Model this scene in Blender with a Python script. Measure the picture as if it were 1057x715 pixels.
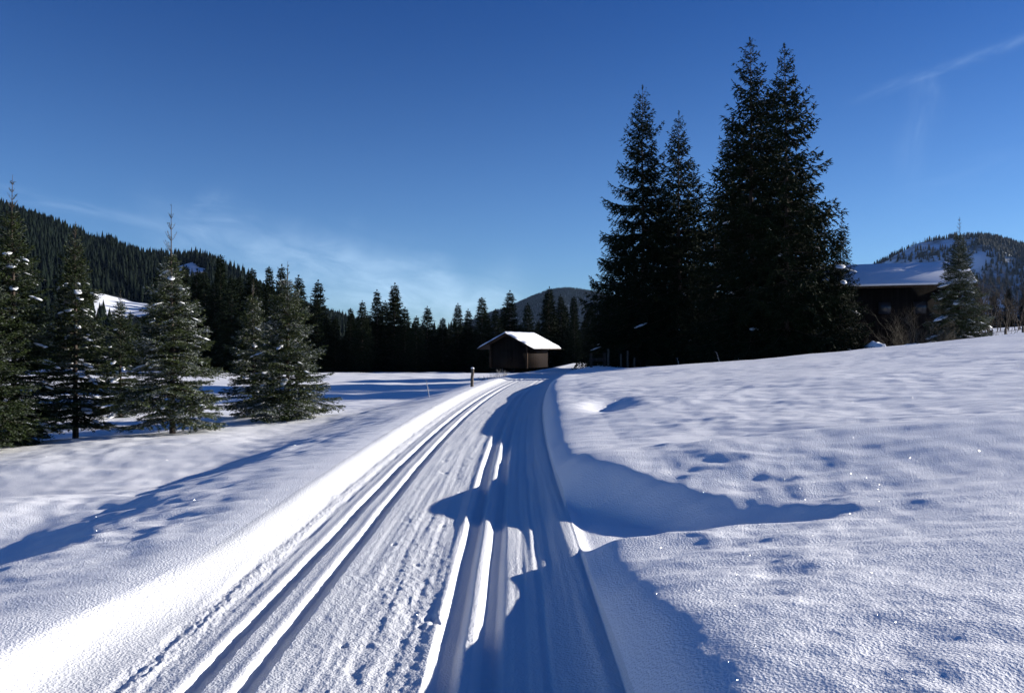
import bpy, math, random
import numpy as np
R = math.radians
S = bpy.context.scene
for o in list(bpy.data.objects): bpy.data.objects.remove(o)
COL = S.collection

# ------------------------------------------------------------------ camera, sky, sun, exposure
F = 830.0 / 1057.0            # focal length in image widths
EYE = 1.6
cam = bpy.data.cameras.new('camera'); cam.sensor_width = 36; cam.lens = 36 * F
cam.clip_start = 0.05; cam.clip_end = 12000
co = bpy.data.objects.new('camera', cam); COL.objects.link(co)
co.location = (0, 0, EYE); co.rotation_euler = (R(90), 0, 0)
S.camera = co
SUN_AZ, SUN_EL = 75.0, 15.0   # clockwise from +Y, above the horizon
sun = bpy.data.lights.new('sun', 'SUN'); sun.energy = 5.0; sun.angle = R(0.55); sun.color = (1.0, 0.94, 0.85)
so = bpy.data.objects.new('sun', sun); COL.objects.link(so)
so.rotation_euler = (R(90 - SUN_EL), 0, R(-SUN_AZ + 180))
so.location = (60, 20, 40)
W = bpy.data.worlds.new('World'); S.world = W; W.use_nodes = True
S.view_settings.view_transform = 'Standard'; S.view_settings.look = 'None'
S.view_settings.gamma = 1; S.view_settings.use_curve_mapping = False
S.view_settings.exposure = 0.94
SKY_STRENGTH = 0.061
HAZE = 0.000024


class NT:
    """small node helper"""
    def __init__(s, tree): s.t = tree; s.n = tree.nodes; s.l = tree.links
    def new(s, typ, **kw):
        n = s.n.new(typ)
        for k, v in kw.items(): setattr(n, k, v)
        return n
    def put(s, sock, v):
        if isinstance(v, bpy.types.NodeSocket): s.l.new(v, sock)
        elif v is not None: sock.default_value = v
    def m(s, op, a, b=None, c=None, clamp=False):
        n = s.new('ShaderNodeMath', operation=op, use_clamp=clamp)
        for i, v in enumerate((a, b, c)):
            if v is not None: s.put(n.inputs[i], v)
        return n.outputs[0]
    def ramp(s, x, a, b, lo=0.0, hi=1.0):
        n = s.new('ShaderNodeMapRange', interpolation_type='SMOOTHSTEP')
        for i, v in enumerate((x, a, b, lo, hi)): s.put(n.inputs[i], v)
        return n.outputs[0]
    def noise(s, vec, scale, detail=3, rough=.5, dist=0):
        n = s.new('ShaderNodeTexNoise'); s.put(n.inputs['Vector'], vec)
        n.inputs['Scale'].default_value = scale; n.inputs['Detail'].default_value = detail
        n.inputs['Roughness'].default_value = rough; n.inputs['Distortion'].default_value = dist
        return n.outputs['Fac']
    def mix(s, f, a, b):
        n = s.new('ShaderNodeMix', data_type='RGBA')
        s.put(n.inputs[0], f); s.put(n.inputs[6], a); s.put(n.inputs[7], b)
        return n.outputs[2]
    def xyz(s, x, y, z):
        n = s.new('ShaderNodeCombineXYZ')
        for i, v in enumerate((x, y, z)): s.put(n.inputs[i], v)
        return n.outputs[0]


def build_world():
    k = NT(W.node_tree)
    for n in list(k.n): k.n.remove(n)
    sky = k.new('ShaderNodeTexSky', sky_type='NISHITA', sun_disc=False)
    sky.sun_elevation = R(SUN_EL); sky.sun_rotation = R(SUN_AZ)
    sky.altitude = 1200; sky.air_density = 1.0; sky.dust_density = 0.15; sky.ozone_density = 3.0
    tc = k.new('ShaderNodeTexCoord'); sp = k.new('ShaderNodeSeparateXYZ'); k.put(sp.inputs[0], tc.outputs['Generated'])
    x, y, z = sp.outputs
    az = k.m('DEGREES', k.m('ARCTAN2', x, y)) if False else k.m('MULTIPLY', k.m('ARCTAN2', x, y), 57.2958)
    el = k.m('MULTIPLY', k.m('ARCSINE', z), 57.2958)
    def streak(a0, e0, a1, e1, w, s0, s1, nscale, stretch, lo, hi, amp, seed):
        L = math.hypot(a1 - a0, e1 - e0); tx, tz = (a1 - a0) / L, (e1 - e0) / L
        da = k.m('SUBTRACT', az, a0); de = k.m('SUBTRACT', el, e0)
        t = k.m('ADD', k.m('MULTIPLY', da, tx), k.m('MULTIPLY', de, tz))
        n = k.m('SUBTRACT', k.m('MULTIPLY', de, tx), k.m('MULTIPLY', da, tz))
        wob = k.m('MULTIPLY', k.m('SUBTRACT', k.noise(k.xyz(k.m('MULTIPLY', t, .35), seed, 0), 1.0, 2), .5), w * 1.6)
        nn = k.m('ADD', n, wob)
        g = k.m('POWER', 2.718, k.m('MULTIPLY', k.m('MULTIPLY', nn, nn), -1 / (w * w)))
        ends = k.m('MULTIPLY', k.ramp(t, 0, s0), k.ramp(t, L, L - s1))
        nz = k.noise(k.xyz(k.m('MULTIPLY', t, nscale / stretch), k.m('MULTIPLY', n, nscale), seed), 1.0, 5, .6, .6)
        return k.m('MULTIPLY', k.m('MULTIPLY', k.m('MULTIPLY', g, ends), k.ramp(nz, lo, hi)), amp)
    parts = [
        streak(-27, 8.6, 3, 2.6, 1.7, 9, 5, .6, 3, .15, .95, .34, 3.1),
        streak(-22, 4.6, 2, 2.2, 1.6, 8, 5, .6, 3, .15, .95, .36, 9.1),
        streak(-36, 9.8, -22, 7.6, .35, 4, 4, 1.2, 6, .3, .7, .09, 5.1),
        streak(21.5, 15.3, 34, 18.3, .30, 6, 1, 1.6, 5, .25, .65, .07, 7.7),
        streak(26.2, 9.2, 27.3, 17.2, .75, 4, 1.2, 1.1, 4, .2, .8, .07, 1.7),
        streak(23.0, 9.0, 35, 12.0, 1.6, 5, 4, .8, 4, .4, .8, .02, 2.7),
        streak(-22.5, 9.0, -19, 10.2, .5, 1.5, 1.5, 1.2, 2, .3, .7, .06, 6.7)]
    c = parts[0]
    for p in parts[1:]: c = k.m('ADD', c, p)
    c = k.m('MULTIPLY', c, k.ramp(el, 0, 2), clamp=True)
    tint = k.new('ShaderNodeMix', data_type='RGBA', blend_type='MULTIPLY')
    tint.inputs[0].default_value = 1; k.put(tint.inputs[6], sky.outputs[0]); k.put(tint.inputs[7], k.mix(k.ramp(el, 2, 28), (.62, .84, 1.14, 1), (.145, .42, .88, 1)))
    out = k.mix(c, tint.outputs[2], (8.0, 10.5, 13.0, 1))
    bg = k.new('ShaderNodeBackground'); k.put(bg.inputs[0], out); bg.inputs[1].default_value = SKY_STRENGTH
    wo = k.new('ShaderNodeOutputWorld'); k.put(wo.inputs[0], bg.outputs[0])
build_world()


# ------------------------------------------------------------------ helpers
def ss(a, b, x):
    t = np.clip((x - a) / (b - a), 0, 1); return t * t * (3 - 2 * t)

def perlin(x, y, seed=0):
    x = np.asarray(x, float); y = np.asarray(y, float)
    xi = np.floor(x).astype(np.int64); yi = np.floor(y).astype(np.int64); fx = x - xi; fy = y - yi
    def g(ix, iy):
        h = (ix * 374761393 + iy * 668265263 + seed * 974711) & 0xffffffff
        h = ((h ^ (h >> 13)) * 1274126177) & 0xffffffff
        h = (h ^ (h >> 16)) & 1023
        a = h * (2 * math.pi / 1024)
        return np.cos(a), np.sin(a)
    u = fx * fx * fx * (fx * (fx * 6 - 15) + 10); v = fy * fy * fy * (fy * (fy * 6 - 15) + 10)
    def d(ix, iy, dx, dy):
        gx, gy = g(ix, iy); return gx * dx + gy * dy
    a = d(xi, yi, fx, fy); b = d(xi + 1, yi, fx - 1, fy); c = d(xi, yi + 1, fx, fy - 1); e = d(xi + 1, yi + 1, fx - 1, fy - 1)
    return (a + (b - a) * u + (c - a) * v + (a - b - c + e) * u * v) * 1.5

def tag(o, label=None, cat=None, group=None, kind=None):
    if label and len(label.split()) > 16: print('LONG', label)
    for k_, v in (('label', label), ('category', cat), ('group', group), ('kind', kind)):
        if v: o[k_] = v
    return o

def mesh_np(name, V, Fc, mats, parent=None, smooth=False, loc=None):
    """V (n,3); Fc (m,3|4) array or list of arrays of faces"""
    if not isinstance(Fc, list): Fc = [Fc]
    Fc = [np.asarray(f, np.int32) for f in Fc if len(f)]
    me = bpy.data.meshes.new(name); me.vertices.add(len(V))
    me.vertices.foreach_set('co', np.asarray(V, np.float32).ravel())
    li = np.concatenate([f.ravel() for f in Fc]); tot = np.concatenate([np.full(len(f), f.shape[1], np.int32) for f in Fc])
    me.loops.add(len(li)); me.loops.foreach_set('vertex_index', li)
    me.polygons.add(len(tot)); st = np.concatenate([[0], np.cumsum(tot)[:-1]]).astype(np.int32)
    me.polygons.foreach_set('loop_start', st); me.polygons.foreach_set('loop_total', tot)
    if smooth: me.polygons.foreach_set('use_smooth', np.ones(len(tot), bool))
    me.update(calc_edges=True)
    me.materials.append(mats)
    o = bpy.data.objects.new(name, me); COL.objects.link(o)
    if parent: o.parent = parent
    if loc is not None: o.location = loc
    return o

def empty(name, loc=(0, 0, 0), rz=0, scale=1):
    o = bpy.data.objects.new(name, None); COL.objects.link(o); o.empty_display_size = .3
    o.location = loc; o.rotation_euler = (0, 0, rz); o.scale = (scale,) * 3
    return o

def copy_tree(o, parent=None):
    c = o.copy(); COL.objects.link(c)
    if parent: c.parent = parent
    for ch in [q for q in bpy.data.objects if q.parent == o]: copy_tree(ch, c)
    return c

class MB:
    def __init__(s): s.V = []; s.Q = []; s.T = []; s.n = 0
    def add(s, V, Q=None, T=None):
        V = np.asarray(V, float)
        if Q is not None and len(Q): s.Q.append(np.asarray(Q) + s.n)
        if T is not None and len(T): s.T.append(np.asarray(T) + s.n)
        s.V.append(V); s.n += len(V)
    def box(s, c, size, M=None, jit=0):
        c = np.array(c, float); h = np.array(size, float) / 2
        P = np.array([[x, y, z] for x in (-1, 1) for y in (-1, 1) for z in (-1, 1)], float) * h
        if M is not None: P = P @ np.asarray(M).T
        s.add(P + c, Q=[[0, 1, 3, 2], [4, 6, 7, 5], [0, 4, 5, 1], [2, 3, 7, 6], [0, 2, 6, 4], [1, 5, 7, 3]])
    def tube(s, P, r, n=6, cap=True):
        P = np.asarray(P, float); r = np.broadcast_to(np.asarray(r, float), (len(P),))
        T = np.gradient(P, axis=0); T /= np.linalg.norm(T, axis=1, keepdims=True) + 1e-9
        ref = np.array([0, 0, 1.]) if abs(T[0, 2]) < .8 else np.array([1., 0, 0])
        A = np.cross(T, ref); A /= np.linalg.norm(A, axis=1, keepdims=True) + 1e-9; B = np.cross(T, A)
        a = np.arange(n) * 2 * math.pi / n
        V = (P[:, None] + r[:, None, None] * (A[:, None] * np.cos(a)[None, :, None] + B[:, None] * np.sin(a)[None, :, None])).reshape(-1, 3)
        i = np.arange(len(P) - 1)[:, None] * n; j = np.arange(n)[None]; j2 = (j + 1) % n
        Q = np.stack([i + j, i + j2, i + n + j2, i + n + j], -1).reshape(-1, 4)
        Tt = []
        if cap:
            V = np.vstack([V, P[-1:]]); e = len(V) - 1; b = (len(P) - 1) * n
            Tt = [[b + q, b + (q + 1) % n, e] for q in range(n)]
        s.add(V, Q=Q, T=Tt)
    def blob(s, c, rad, rng, nu=10, nv=6, M=None):
        th = np.linspace(0, math.pi, nv + 1)[1:-1]; ph = np.arange(nu) * 2 * math.pi / nu
        D = [np.array([0, 0, 1.])] + [np.array([math.sin(t) * math.cos(p), math.sin(t) * math.sin(p), math.cos(t)]) for t in th for p in ph] + [np.array([0, 0, -1.])]
        D = np.array(D); sd = rng.integers(1000)
        D = D * (1 + .35 * perlin(D[:, 0] * 1.7 + 5, D[:, 1] * 1.7 + D[:, 2] * 1.3, sd))[:, None] * np.array(rad)
        if M is not None: D = D @ np.asarray(M).T
        T = [[0, 1 + j, 1 + (j + 1) % nu] for j in range(nu)]; Q = []
        for i in range(nv - 2):
            for j in range(nu):
                a = 1 + i * nu; Q.append([a + j, a + nu + j, a + nu + (j + 1) % nu, a + (j + 1) % nu])
        l = len(D) - 1; b = 1 + (nv - 2) * nu
        T += [[l, b + (j + 1) % nu, b + j] for j in range(nu)]
        s.add(D + np.array(c, float), Q=Q, T=T)
    def build(s, name, mat, parent=None, smooth=False):
        return mesh_np(name, np.vstack(s.V), [np.vstack(q) for q in (s.Q, s.T) if len(q)], mat, parent, smooth)

def rotz(a): c, s_ = math.cos(a), math.sin(a); return np.array([[c, -s_, 0], [s_, c, 0], [0, 0, 1.]])
def rotx(a): c, s_ = math.cos(a), math.sin(a); return np.array([[1, 0, 0], [0, c, -s_], [0, s_, c.real]])


# ------------------------------------------------------------------ materials
def mat(name):
    m = bpy.data.materials.new(name); m.use_nodes = True
    k = NT(m.node_tree); b = k.n['Principled BSDF']
    return m, k, b

def snow_mat(name, col=(.86, .88, .92), grain=1.0, sparkle=True):
    m, k, b = mat(name)
    g = k.new('ShaderNodeNewGeometry'); P = g.outputs['Position']
    v = k.noise(P, 1.1, 4, .6)
    c = k.mix(v, (col[0] * .95, col[1] * .96, col[2] * .98, 1), (col[0] * 1.03, col[1] * 1.03, col[2] * 1.02, 1))
    k.put(b.inputs['Base Color'], c)
    b.inputs['Roughness'].default_value = .62; b.inputs['Specular IOR Level'].default_value = .28
    n1 = k.noise(P, 42, 3, .65); n2 = k.noise(P, 150, 2, .6)
    vo = k.new('ShaderNodeTexVoronoi'); k.put(vo.inputs['Vector'], P); vo.inputs['Scale'].default_value = 70
    h = k.m('ADD', k.m('MULTIPLY', n1, .005 * grain), k.m('ADD', k.m('MULTIPLY', n2, .003 * grain), k.m('MULTIPLY', vo.outputs['Distance'], .004 * grain)))
    bp = k.new('ShaderNodeBump'); bp.inputs['Strength'].default_value = 1; bp.inputs['Distance'].default_value = 1
    k.put(bp.inputs['Height'], h); k.put(b.inputs['Normal'], bp.outputs[0])
    if sparkle:      # single ice crystals, each a small mirror with its own tilt
        vs = k.new('ShaderNodeTexVoronoi'); k.put(vs.inputs['Vector'], P); vs.inputs['Scale'].default_value = 120
        sub = k.new('ShaderNodeVectorMath', operation='SUBTRACT'); k.put(sub.inputs[0], vs.outputs['Color']); sub.inputs[1].default_value = (.5, .5, .5)
        sc = k.new('ShaderNodeVectorMath', operation='SCALE'); k.put(sc.inputs[0], sub.outputs[0]); sc.inputs['Scale'].default_value = 2.2
        ad = k.new('ShaderNodeVectorMath', operation='ADD'); k.put(ad.inputs[0], sc.outputs[0]); k.put(ad.inputs[1], g.outputs['Normal'])
        no = k.new('ShaderNodeVectorMath', operation='NORMALIZE'); k.put(no.inputs[0], ad.outputs[0])
        gl = k.new('ShaderNodeBsdfGlossy'); gl.inputs['Roughness'].default_value = .12; k.put(gl.inputs['Normal'], no.outputs[0])
        msk = k.m('MULTIPLY', k.m('LESS_THAN', vs.outputs['Distance'], .30), .05)
        mx = k.new('ShaderNodeMixShader'); k.put(mx.inputs[0], msk)
        k.l.new(b.outputs[0], mx.inputs[1]); k.l.new(gl.outputs[0], mx.inputs[2])
        k.l.new(mx.outputs[0], k.n['Material Output'].inputs[0])
    return m

def needle_mat(name, c1, c2, frost=0.0, fs=3.0):
    m, k, b = mat(name)
    tc = k.new('ShaderNodeTexCoord'); oi = k.new('ShaderNodeObjectInfo')
    P = tc.outputs['Object']
    g = k.new('ShaderNodeNewGeometry')
    n = k.noise(P, fs, 3, .6)
    col = k.mix(k.ramp(n, .3, .7), c1 + (1,), c2 + (1,))
    rp = g.outputs['Random Per Island']
    col = k.mix(k.m('MULTIPLY', rp, .35), col, (c2[0] * 1.6, c2[1] * 1.35, c2[2] * .9, 1))
    if frost:
        f = k.m('MULTIPLY', k.ramp(k.m('ADD', k.m('MULTIPLY', k.noise(P, fs * .9, 2), .7), k.m('MULTIPLY', rp, .45)), .62, .86), frost)
        col = k.mix(f, col, (.55, .58, .62, 1))
    k.put(b.inputs['Base Color'], col)
    b.inputs['Roughness'].default_value = .75; b.inputs['Specular IOR Level'].default_value = .06
    return m

def bark_mat(name, c, sc=8, stretch=.15):
    m, k, b = mat(name)
    tc = k.new('ShaderNodeTexCoord'); mp = k.new('ShaderNodeMapping'); k.put(mp.inputs[0], tc.outputs['Object']); mp.inputs['Scale'].default_value = (1, 1, stretch)
    n = k.noise(mp.outputs[0], sc, 5, .65)
    k.put(b.inputs['Base Color'], k.mix(k.ramp(n, .3, .7), tuple(q * .55 for q in c) + (1,), tuple(q * 1.35 for q in c) + (1,)))
    b.inputs['Roughness'].default_value = .9; b.inputs['Specular IOR Level'].default_value = .1
    bp = k.new('ShaderNodeBump'); bp.inputs['Distance'].default_value = .03; k.put(bp.inputs['Height'], n); k.put(b.inputs['Normal'], bp.outputs[0])
    return m

def plank_mat(name, c, w=.16, axis=0):
    m, k, b = mat(name)
    tc = k.new('ShaderNodeTexCoord'); sp = k.new('ShaderNodeSeparateXYZ'); k.put(sp.inputs[0], tc.outputs['Object'])
    u = k.m('ADD', sp.outputs[0], sp.outputs[1]) if axis == 0 else sp.outputs[2]
    cell = k.m('FLOOR', k.m('DIVIDE', u, w)); fr = k.m('FRACT', k.m('DIVIDE', u, w))
    wn = k.new('ShaderNodeTexWhiteNoise', noise_dimensions='1D'); k.put(wn.inputs['W'], cell)
    mp = k.new('ShaderNodeMapping'); k.put(mp.inputs[0], tc.outputs['Object'])
    mp.inputs['Scale'].default_value = (1, 1, .08) if axis == 0 else (.08, .08, 1)
    gr = k.noise(mp.outputs[0], 30, 4, .6)
    t = k.m('ADD', k.m('MULTIPLY', wn.outputs['Value'], .5), k.m('MULTIPLY', gr, .5))
    col = k.mix(t, tuple(q * .55 for q in c) + (1,), tuple(q * 1.4 for q in c) + (1,))
    gap = k.m('LESS_THAN', fr, .07)
    k.put(b.inputs['Base Color'], k.mix(gap, col, tuple(q * .2 for q in c) + (1,)))
    b.inputs['Roughness'].default_value = .85; b.inputs['Specular IOR Level'].default_value = .1
    bp = k.new('ShaderNodeBump'); bp.inputs['Distance'].default_value = .02
    k.put(bp.inputs['Height'], k.m('SUBTRACT', gr, gap)); k.put(b.inputs['Normal'], bp.outputs[0])
    return m

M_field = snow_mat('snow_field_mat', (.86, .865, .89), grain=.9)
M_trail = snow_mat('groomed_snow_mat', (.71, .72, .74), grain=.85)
M_snowcap = snow_mat('snow_load_mat', (.86, .88, .92), grain=.6, sparkle=False)
M_young = needle_mat('frosted_needles', (.024, .038, .015), (.052, .068, .026), frost=.6, fs=2.6)
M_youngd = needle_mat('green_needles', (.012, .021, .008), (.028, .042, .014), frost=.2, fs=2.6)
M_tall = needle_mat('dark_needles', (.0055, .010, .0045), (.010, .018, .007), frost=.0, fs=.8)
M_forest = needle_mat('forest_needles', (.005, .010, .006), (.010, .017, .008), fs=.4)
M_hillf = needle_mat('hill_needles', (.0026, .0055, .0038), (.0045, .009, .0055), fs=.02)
M_bark = bark_mat('spruce_bark', (.065, .052, .044))
M_twig = bark_mat('dead_twigs', (.10, .088, .07), 20)
M_frosttwig = bark_mat('frosted_twigs', (.50, .49, .48), 30)
M_brownwood = bark_mat('winter_twigs', (.05, .042, .036), 10)
M_post = bark_mat('weathered_post', (.13, .11, .09), 14)
M_plank = plank_mat('weathered_planks', (.017, .0125, .0095))
M_plank2 = plank_mat('reddish_planks', (.010, .0055, .004))
M_dark = plank_mat('dark_farm_planks', (.010, .0075, .006), .2)
M_beam = bark_mat('timber_beam', (.06, .04, .027), 10)


# ------------------------------------------------------------------ terrain
def trail_c(Y):
    Y = np.asarray(Y, float)
    q = np.clip(Y - 8, 0, None)
    near = .0018 * q ** 2
    far = .0018 * 44 ** 2 + .158 * (Y - 52)
    return np.where(Y < 52, near, far)

def groove(u, c, w, depth, sharp=.3):
    a = np.abs(u - c); return -depth * (1 - ss(w * (1 - sharp), w * (1 + sharp), a))

def height(X, Y, detail=None):
    """ground height; detail = local grid spacing (m) or None for the bare land"""
    X = np.asarray(X, float); Y = np.asarray(Y, float)
    u = X - trail_c(Y); r = np.hypot(X, Y)
    # along the trail
    z0 = -.25 * ss(38, 75, Y)
    # right hand field
    s = np.clip(u - .5, 0, None)
    B_ = .26 + .10 * np.exp(-((Y - 3.2) / 1.4) ** 2) + .21 * np.exp(-((Y - 8.5) / 1.1) ** 2) + .06 * perlin(Y * .27, X * 0 + .5, 12) + .17 * ss(12.5, 15.5, Y) - .05 * np.exp(-((Y - 12) / .8) ** 2) - .07 * np.exp(-((Y - 5.2) / .7) ** 2)
    B_ = B_ * (1 - .5 * ss(24, 42, Y)); sb_ = .10 + .02 * perlin(Y * .6, X * 0 + 4.5, 13)
    yw = 8.45 - 1.08 * s + .10 * np.sin(s * 4.1); ln_ = 5.72 + .10 * s          # far wall runs down to the near lip and closes the bowl
    bowl = ss(0, .95, yw - Y) * ss(-.02, .42, Y - ln_)
    chan = .07 * ss(.8, 2.4, s) * np.exp(-np.clip(s - 3, 0, 20) / 3.5) * np.exp(-np.abs((Y - 6.45 - .10 * s) / .55) ** 2.4)
    notch = 1 - np.clip(.80 * bowl + chan, 0, .85)
    f = (B_ * (1 - np.exp(-s / sb_)) + .19 * (1 - np.exp(-s / 1.9))) * notch + np.where(s > 1, .052 * (s - 1) + .0018 * np.clip(s - 1, 0, 21) ** 2 + .03 * np.clip(s - 22, 0, 60), 0)
    f = f - .02 * np.clip(s - 60, 0, 200)
    # falls away behind the crest, rises again at the far right
    fall = ss(40, 62, r) * (.55 + 1.1 * ss(0, 12, s) - .9 * ss(26, 45, X))
    f = f - np.where(s > 0, fall * ss(0, 6, s), 0)
    f = f - .9 * ss(22, 34, X) * np.exp(-((r - 52) / 9) ** 2)
    # gully between the two near hummocks, and the dimple by the trail
    f = f - .20 * np.exp(-((s - 1.25 - .12 * (Y - 15.6)) / .40) ** 2 - ((Y - 15.6) / 1.0) ** 2)
    f = f - .10 * np.exp(-((s - 2.5) / .9) ** 2 - ((Y - 10.5) / .8) ** 2)
    f = f + (.07 * np.exp(-((Y - 4.9) / .75) ** 2) + .05 * np.exp(-((Y - 8.4) / 1.0) ** 2)) * ss(.2, 1.6, s)
    right = np.where(s > 0, f, 0)
    # left hand side: bank, shelf, step down, low ground, valley
    ub = u + .38 * (1 - ss(3.0, 6.4, Y))
    t = np.clip(-ub - 2.15, 0, None)
    edge = 1.50 + .30 * perlin(Y * .22, X * 0 + 1.1, 21) + .10 * perlin(Y * .9, X * 0 + 1.1, 22)
    stepd = .10 + .58 * np.exp(-((Y - 7.0) / 1.4) ** 2) + .50 * np.exp(-((Y - 12.8) / 2.0) ** 2) + .12 * np.exp(-((Y - 19.5) / 1.8) ** 2) + .05 * perlin(Y * .5, X * .3 + 7.1, 23)
    lf = -.27 * ss(0, 2.7, t) - stepd * (ss(edge - .2, edge + 1.9, t))
    lf = lf - .22 * ss(2.5, 10, t)
    val = -.55 * ss(21, 36, Y) * ss(0, 4, t) - .12 * ss(38, 60, Y) * ss(0, 6, t) - .62 * ss(84, 125, Y)
    left = np.where(t > 0, lf + val, 0)
    bankz = .13 * np.exp(-np.abs((ub + 2.17) / .25) ** 2.0) * (1 - .6 * ss(34, 44, Y)) 
    bankz = np.where(ub < -2.17, .13 * (1 - .6 * ss(34, 44, Y)), bankz) - .0
    base = z0 + right + left + bankz
    # broad undulations off the trail
    off = np.clip(np.maximum(s - .3, t - .3), 0, 1.2) / 1.2
    und = .10 * perlin(X * .22, Y * .22, 31) + .05 * perlin(X * .55 + 3, Y * .55, 32)
    und_far = ss(14, 60, r) * np.where(u < 0, .10, .22) * perlin(X * .045, Y * .045, 33)
    base = base + off * (.8 * und * (1 - .4 * ss(0, 3, s)) + und_far)
    if detail is None: return base
    def oct_(wx, wy, amp, seed, mul=1):
        wl = min(wx, wy); wgt = np.clip(wl / (detail * 3.0) - .5, 0, 1)
        return amp * wgt * mul * perlin(X / wx, Y / wy, seed)
    offr = np.clip(np.maximum(s / .8, t / .8), 0, 1)
    # snow surface texture: bumps, wind ripples, grains
    patch = .5 + .8 * np.clip(perlin(X * .35, Y * .35, 40) + .4, 0, 1)
    hoar = (oct_(.62, .40, .022, 41, patch) + oct_(.30, .20, .013, 42, patch) + oct_(.15, .10, .0042, 43, patch)
            + oct_(.085, .062, .0024, 44) + oct_(.042, .036, .0017, 45) + oct_(.021, .021, .0010, 46))
    hoar = hoar + oct_(1.1, .20, .014, 68, np.clip(perlin(X * .7 + 2, Y * .7, 69) + .3, 0, 1)) + oct_(1.4, .34, .026, 47, np.clip(perlin(X * .5 + 9, Y * .5, 48) + .35, 0, 1))
    base = base + offr * hoar
    # groomed trail
    tr = (1 - np.clip(np.maximum(s / .15, (t + .05) / .35), 0, 1))
    wob = .006 * perlin(Y * .8, X * 0, 51); uu = u + wob
    rag = .005 * perlin(Y * 9, u * 0 + .3, 52) + .007 * perlin(Y * 22, u * 0 + .3, 57)
    g = groove(uu + rag, -1.50, .046, .070, .22) + groove(uu + rag, -1.25, .046, .072, .22)
    g = g + .010 * np.exp(-((uu + 1.58) / .035) ** 2) + .008 * np.exp(-((uu + 1.33) / .03) ** 2)
    old = np.clip(.6 + .9 * perlin(X * 6, Y * 2.2, 53), 0, 1)
    g = g + old * (groove(uu, -1.86, .030, .016, .8) + groove(uu, -1.72, .030, .016, .8))
    g = g + groove(uu, -.335, .060, .060, .55) + groove(uu, -.125, .055, .055, .55) + .022 * np.exp(-((uu + .43) / .06) ** 2) + .016 * np.exp(-((uu + .235) / .045) ** 2)
    g = g + .085 * np.exp(-np.abs((uu - .47) / .13) ** 2) + .02 * np.exp(-((uu - .30) / .15) ** 2)
    g = g + groove(uu, .18, .02, .008, .9) + groove(uu, .07, .02, .006, .9)
    lines = oct_(.045, 1e9, 0, 1) + .0045 * np.clip(.045 / (detail * 1.2) - .5, 0, 1) * perlin(u / .045, Y / 1.3, 54) + .006 * np.clip(.10 / (detail * 1.5) - .5, 0, 1) * perlin(u / .11, Y / 2.2, 55)
    skate = np.exp(-((u + .82) / .36) ** 2)
    cl = np.clip(perlin(X / .075, Y / .095, 56), 0, 1) * .011 + np.clip(perlin(X / .036, Y / .045, 58) - .05, 0, 1) * .008
    cl = cl * np.clip(.07 / (detail * 3) - .3, 0, 1) * (.35 + .65 * np.clip(perlin(X * 1.3, Y * .5, 59) + .4, 0, 1)) * (.35 + .9 * skate)
    lines = lines * (.08 + .92 * ss(-1.22, -1.0, u)); cl = cl * (.3 + .7 * ss(-2.0, -1.8, u)) + np.clip(.07 / (detail * 3) - .3, 0, 1) * np.exp(-((u + 1.80 + .02 * perlin(Y * 3, X * 0, 65)) / .10) ** 2) * (perlin(X / .045, Y / .075, 66) * .007 + .006 * perlin(X / .022, Y / .034, 67))
    dents = -.013 * np.clip(perlin(X / .17, Y / .26, 60) - .45, 0, 1) * (skate + .1) * 2
    rough = oct_(.05, .06, .0022, 61) + oct_(.022, .025, .0013, 62) + oct_(.3, .7, .006, 63)
    ingr = 1 - .8 * np.clip(-g / .04, 0, 1)
    base = base + tr * (g * np.clip(1.35 - detail * 10, .25, 1) + (lines + cl + dents + rough) * ingr) * (1 - ss(60, 80, Y))
    # pole plants and boot dents
    for (px_, py_, rr, dd) in HOLES:
        base = base - dd * np.exp(-(((X - px_) ** 2 + ((Y - py_) * .8) ** 2) / rr ** 2) ** 1.5)
    return base

HOLES = [(-.48, 4.72, .035, .04), (-.44, 4.64, .03, .035), (-.52, 4.6, .02, .03), (-.7, 5.9, .02, .03), (-.62, 7.2, .02, .03), (-.9, 4.3, .018, .03), (-.75, 5.3, .02, .02),
         (-.55, 8.8, .03, .03), (-.95, 6.5, .02, .03), (-.85, 10.2, .03, .03)]

def gz(x, y): return float(height(np.array([x]), np.array([y]))[0])

# crest profile of the hills, by compass bearing from the meadow: (bearing deg, rise over run)
def prof(pts, a): p = np.array(pts); return np.interp(a, p[:, 0], p[:, 1], left=0, right=0)
def px2a(px): return math.degrees(math.atan((px - 528.5) / 830))
def cr(px, py): a = px2a(px); return (a, (357.5 - py) / 830 * math.cos(R(a)))
LEFT_CREST = [(-75, .16), (-55, .19), (-42, .19), cr(-40, 212), cr(0, 228), cr(40, 238), cr(75, 258), cr(115, 266), cr(160, 278), cr(205, 278), cr(245, 294), cr(300, 322), cr(360, 340), cr(400, 352), cr(440, 357)]
RIGHT_CREST = [cr(820, 345), cr(870, 300), cr(893, 284), cr(920, 267), cr(950, 251), cr(985, 246), cr(1010, 246), cr(1035, 251), cr(1070, 260), (40, .11), (50, .085), (62, .03), (66, 0)]
MID_CREST = [cr(440, 352), cr(500, 328), cr(520, 321), cr(548, 308), cr(566, 302), cr(585, 300), cr(620, 304), cr(680, 320), cr(800, 357)]

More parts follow.
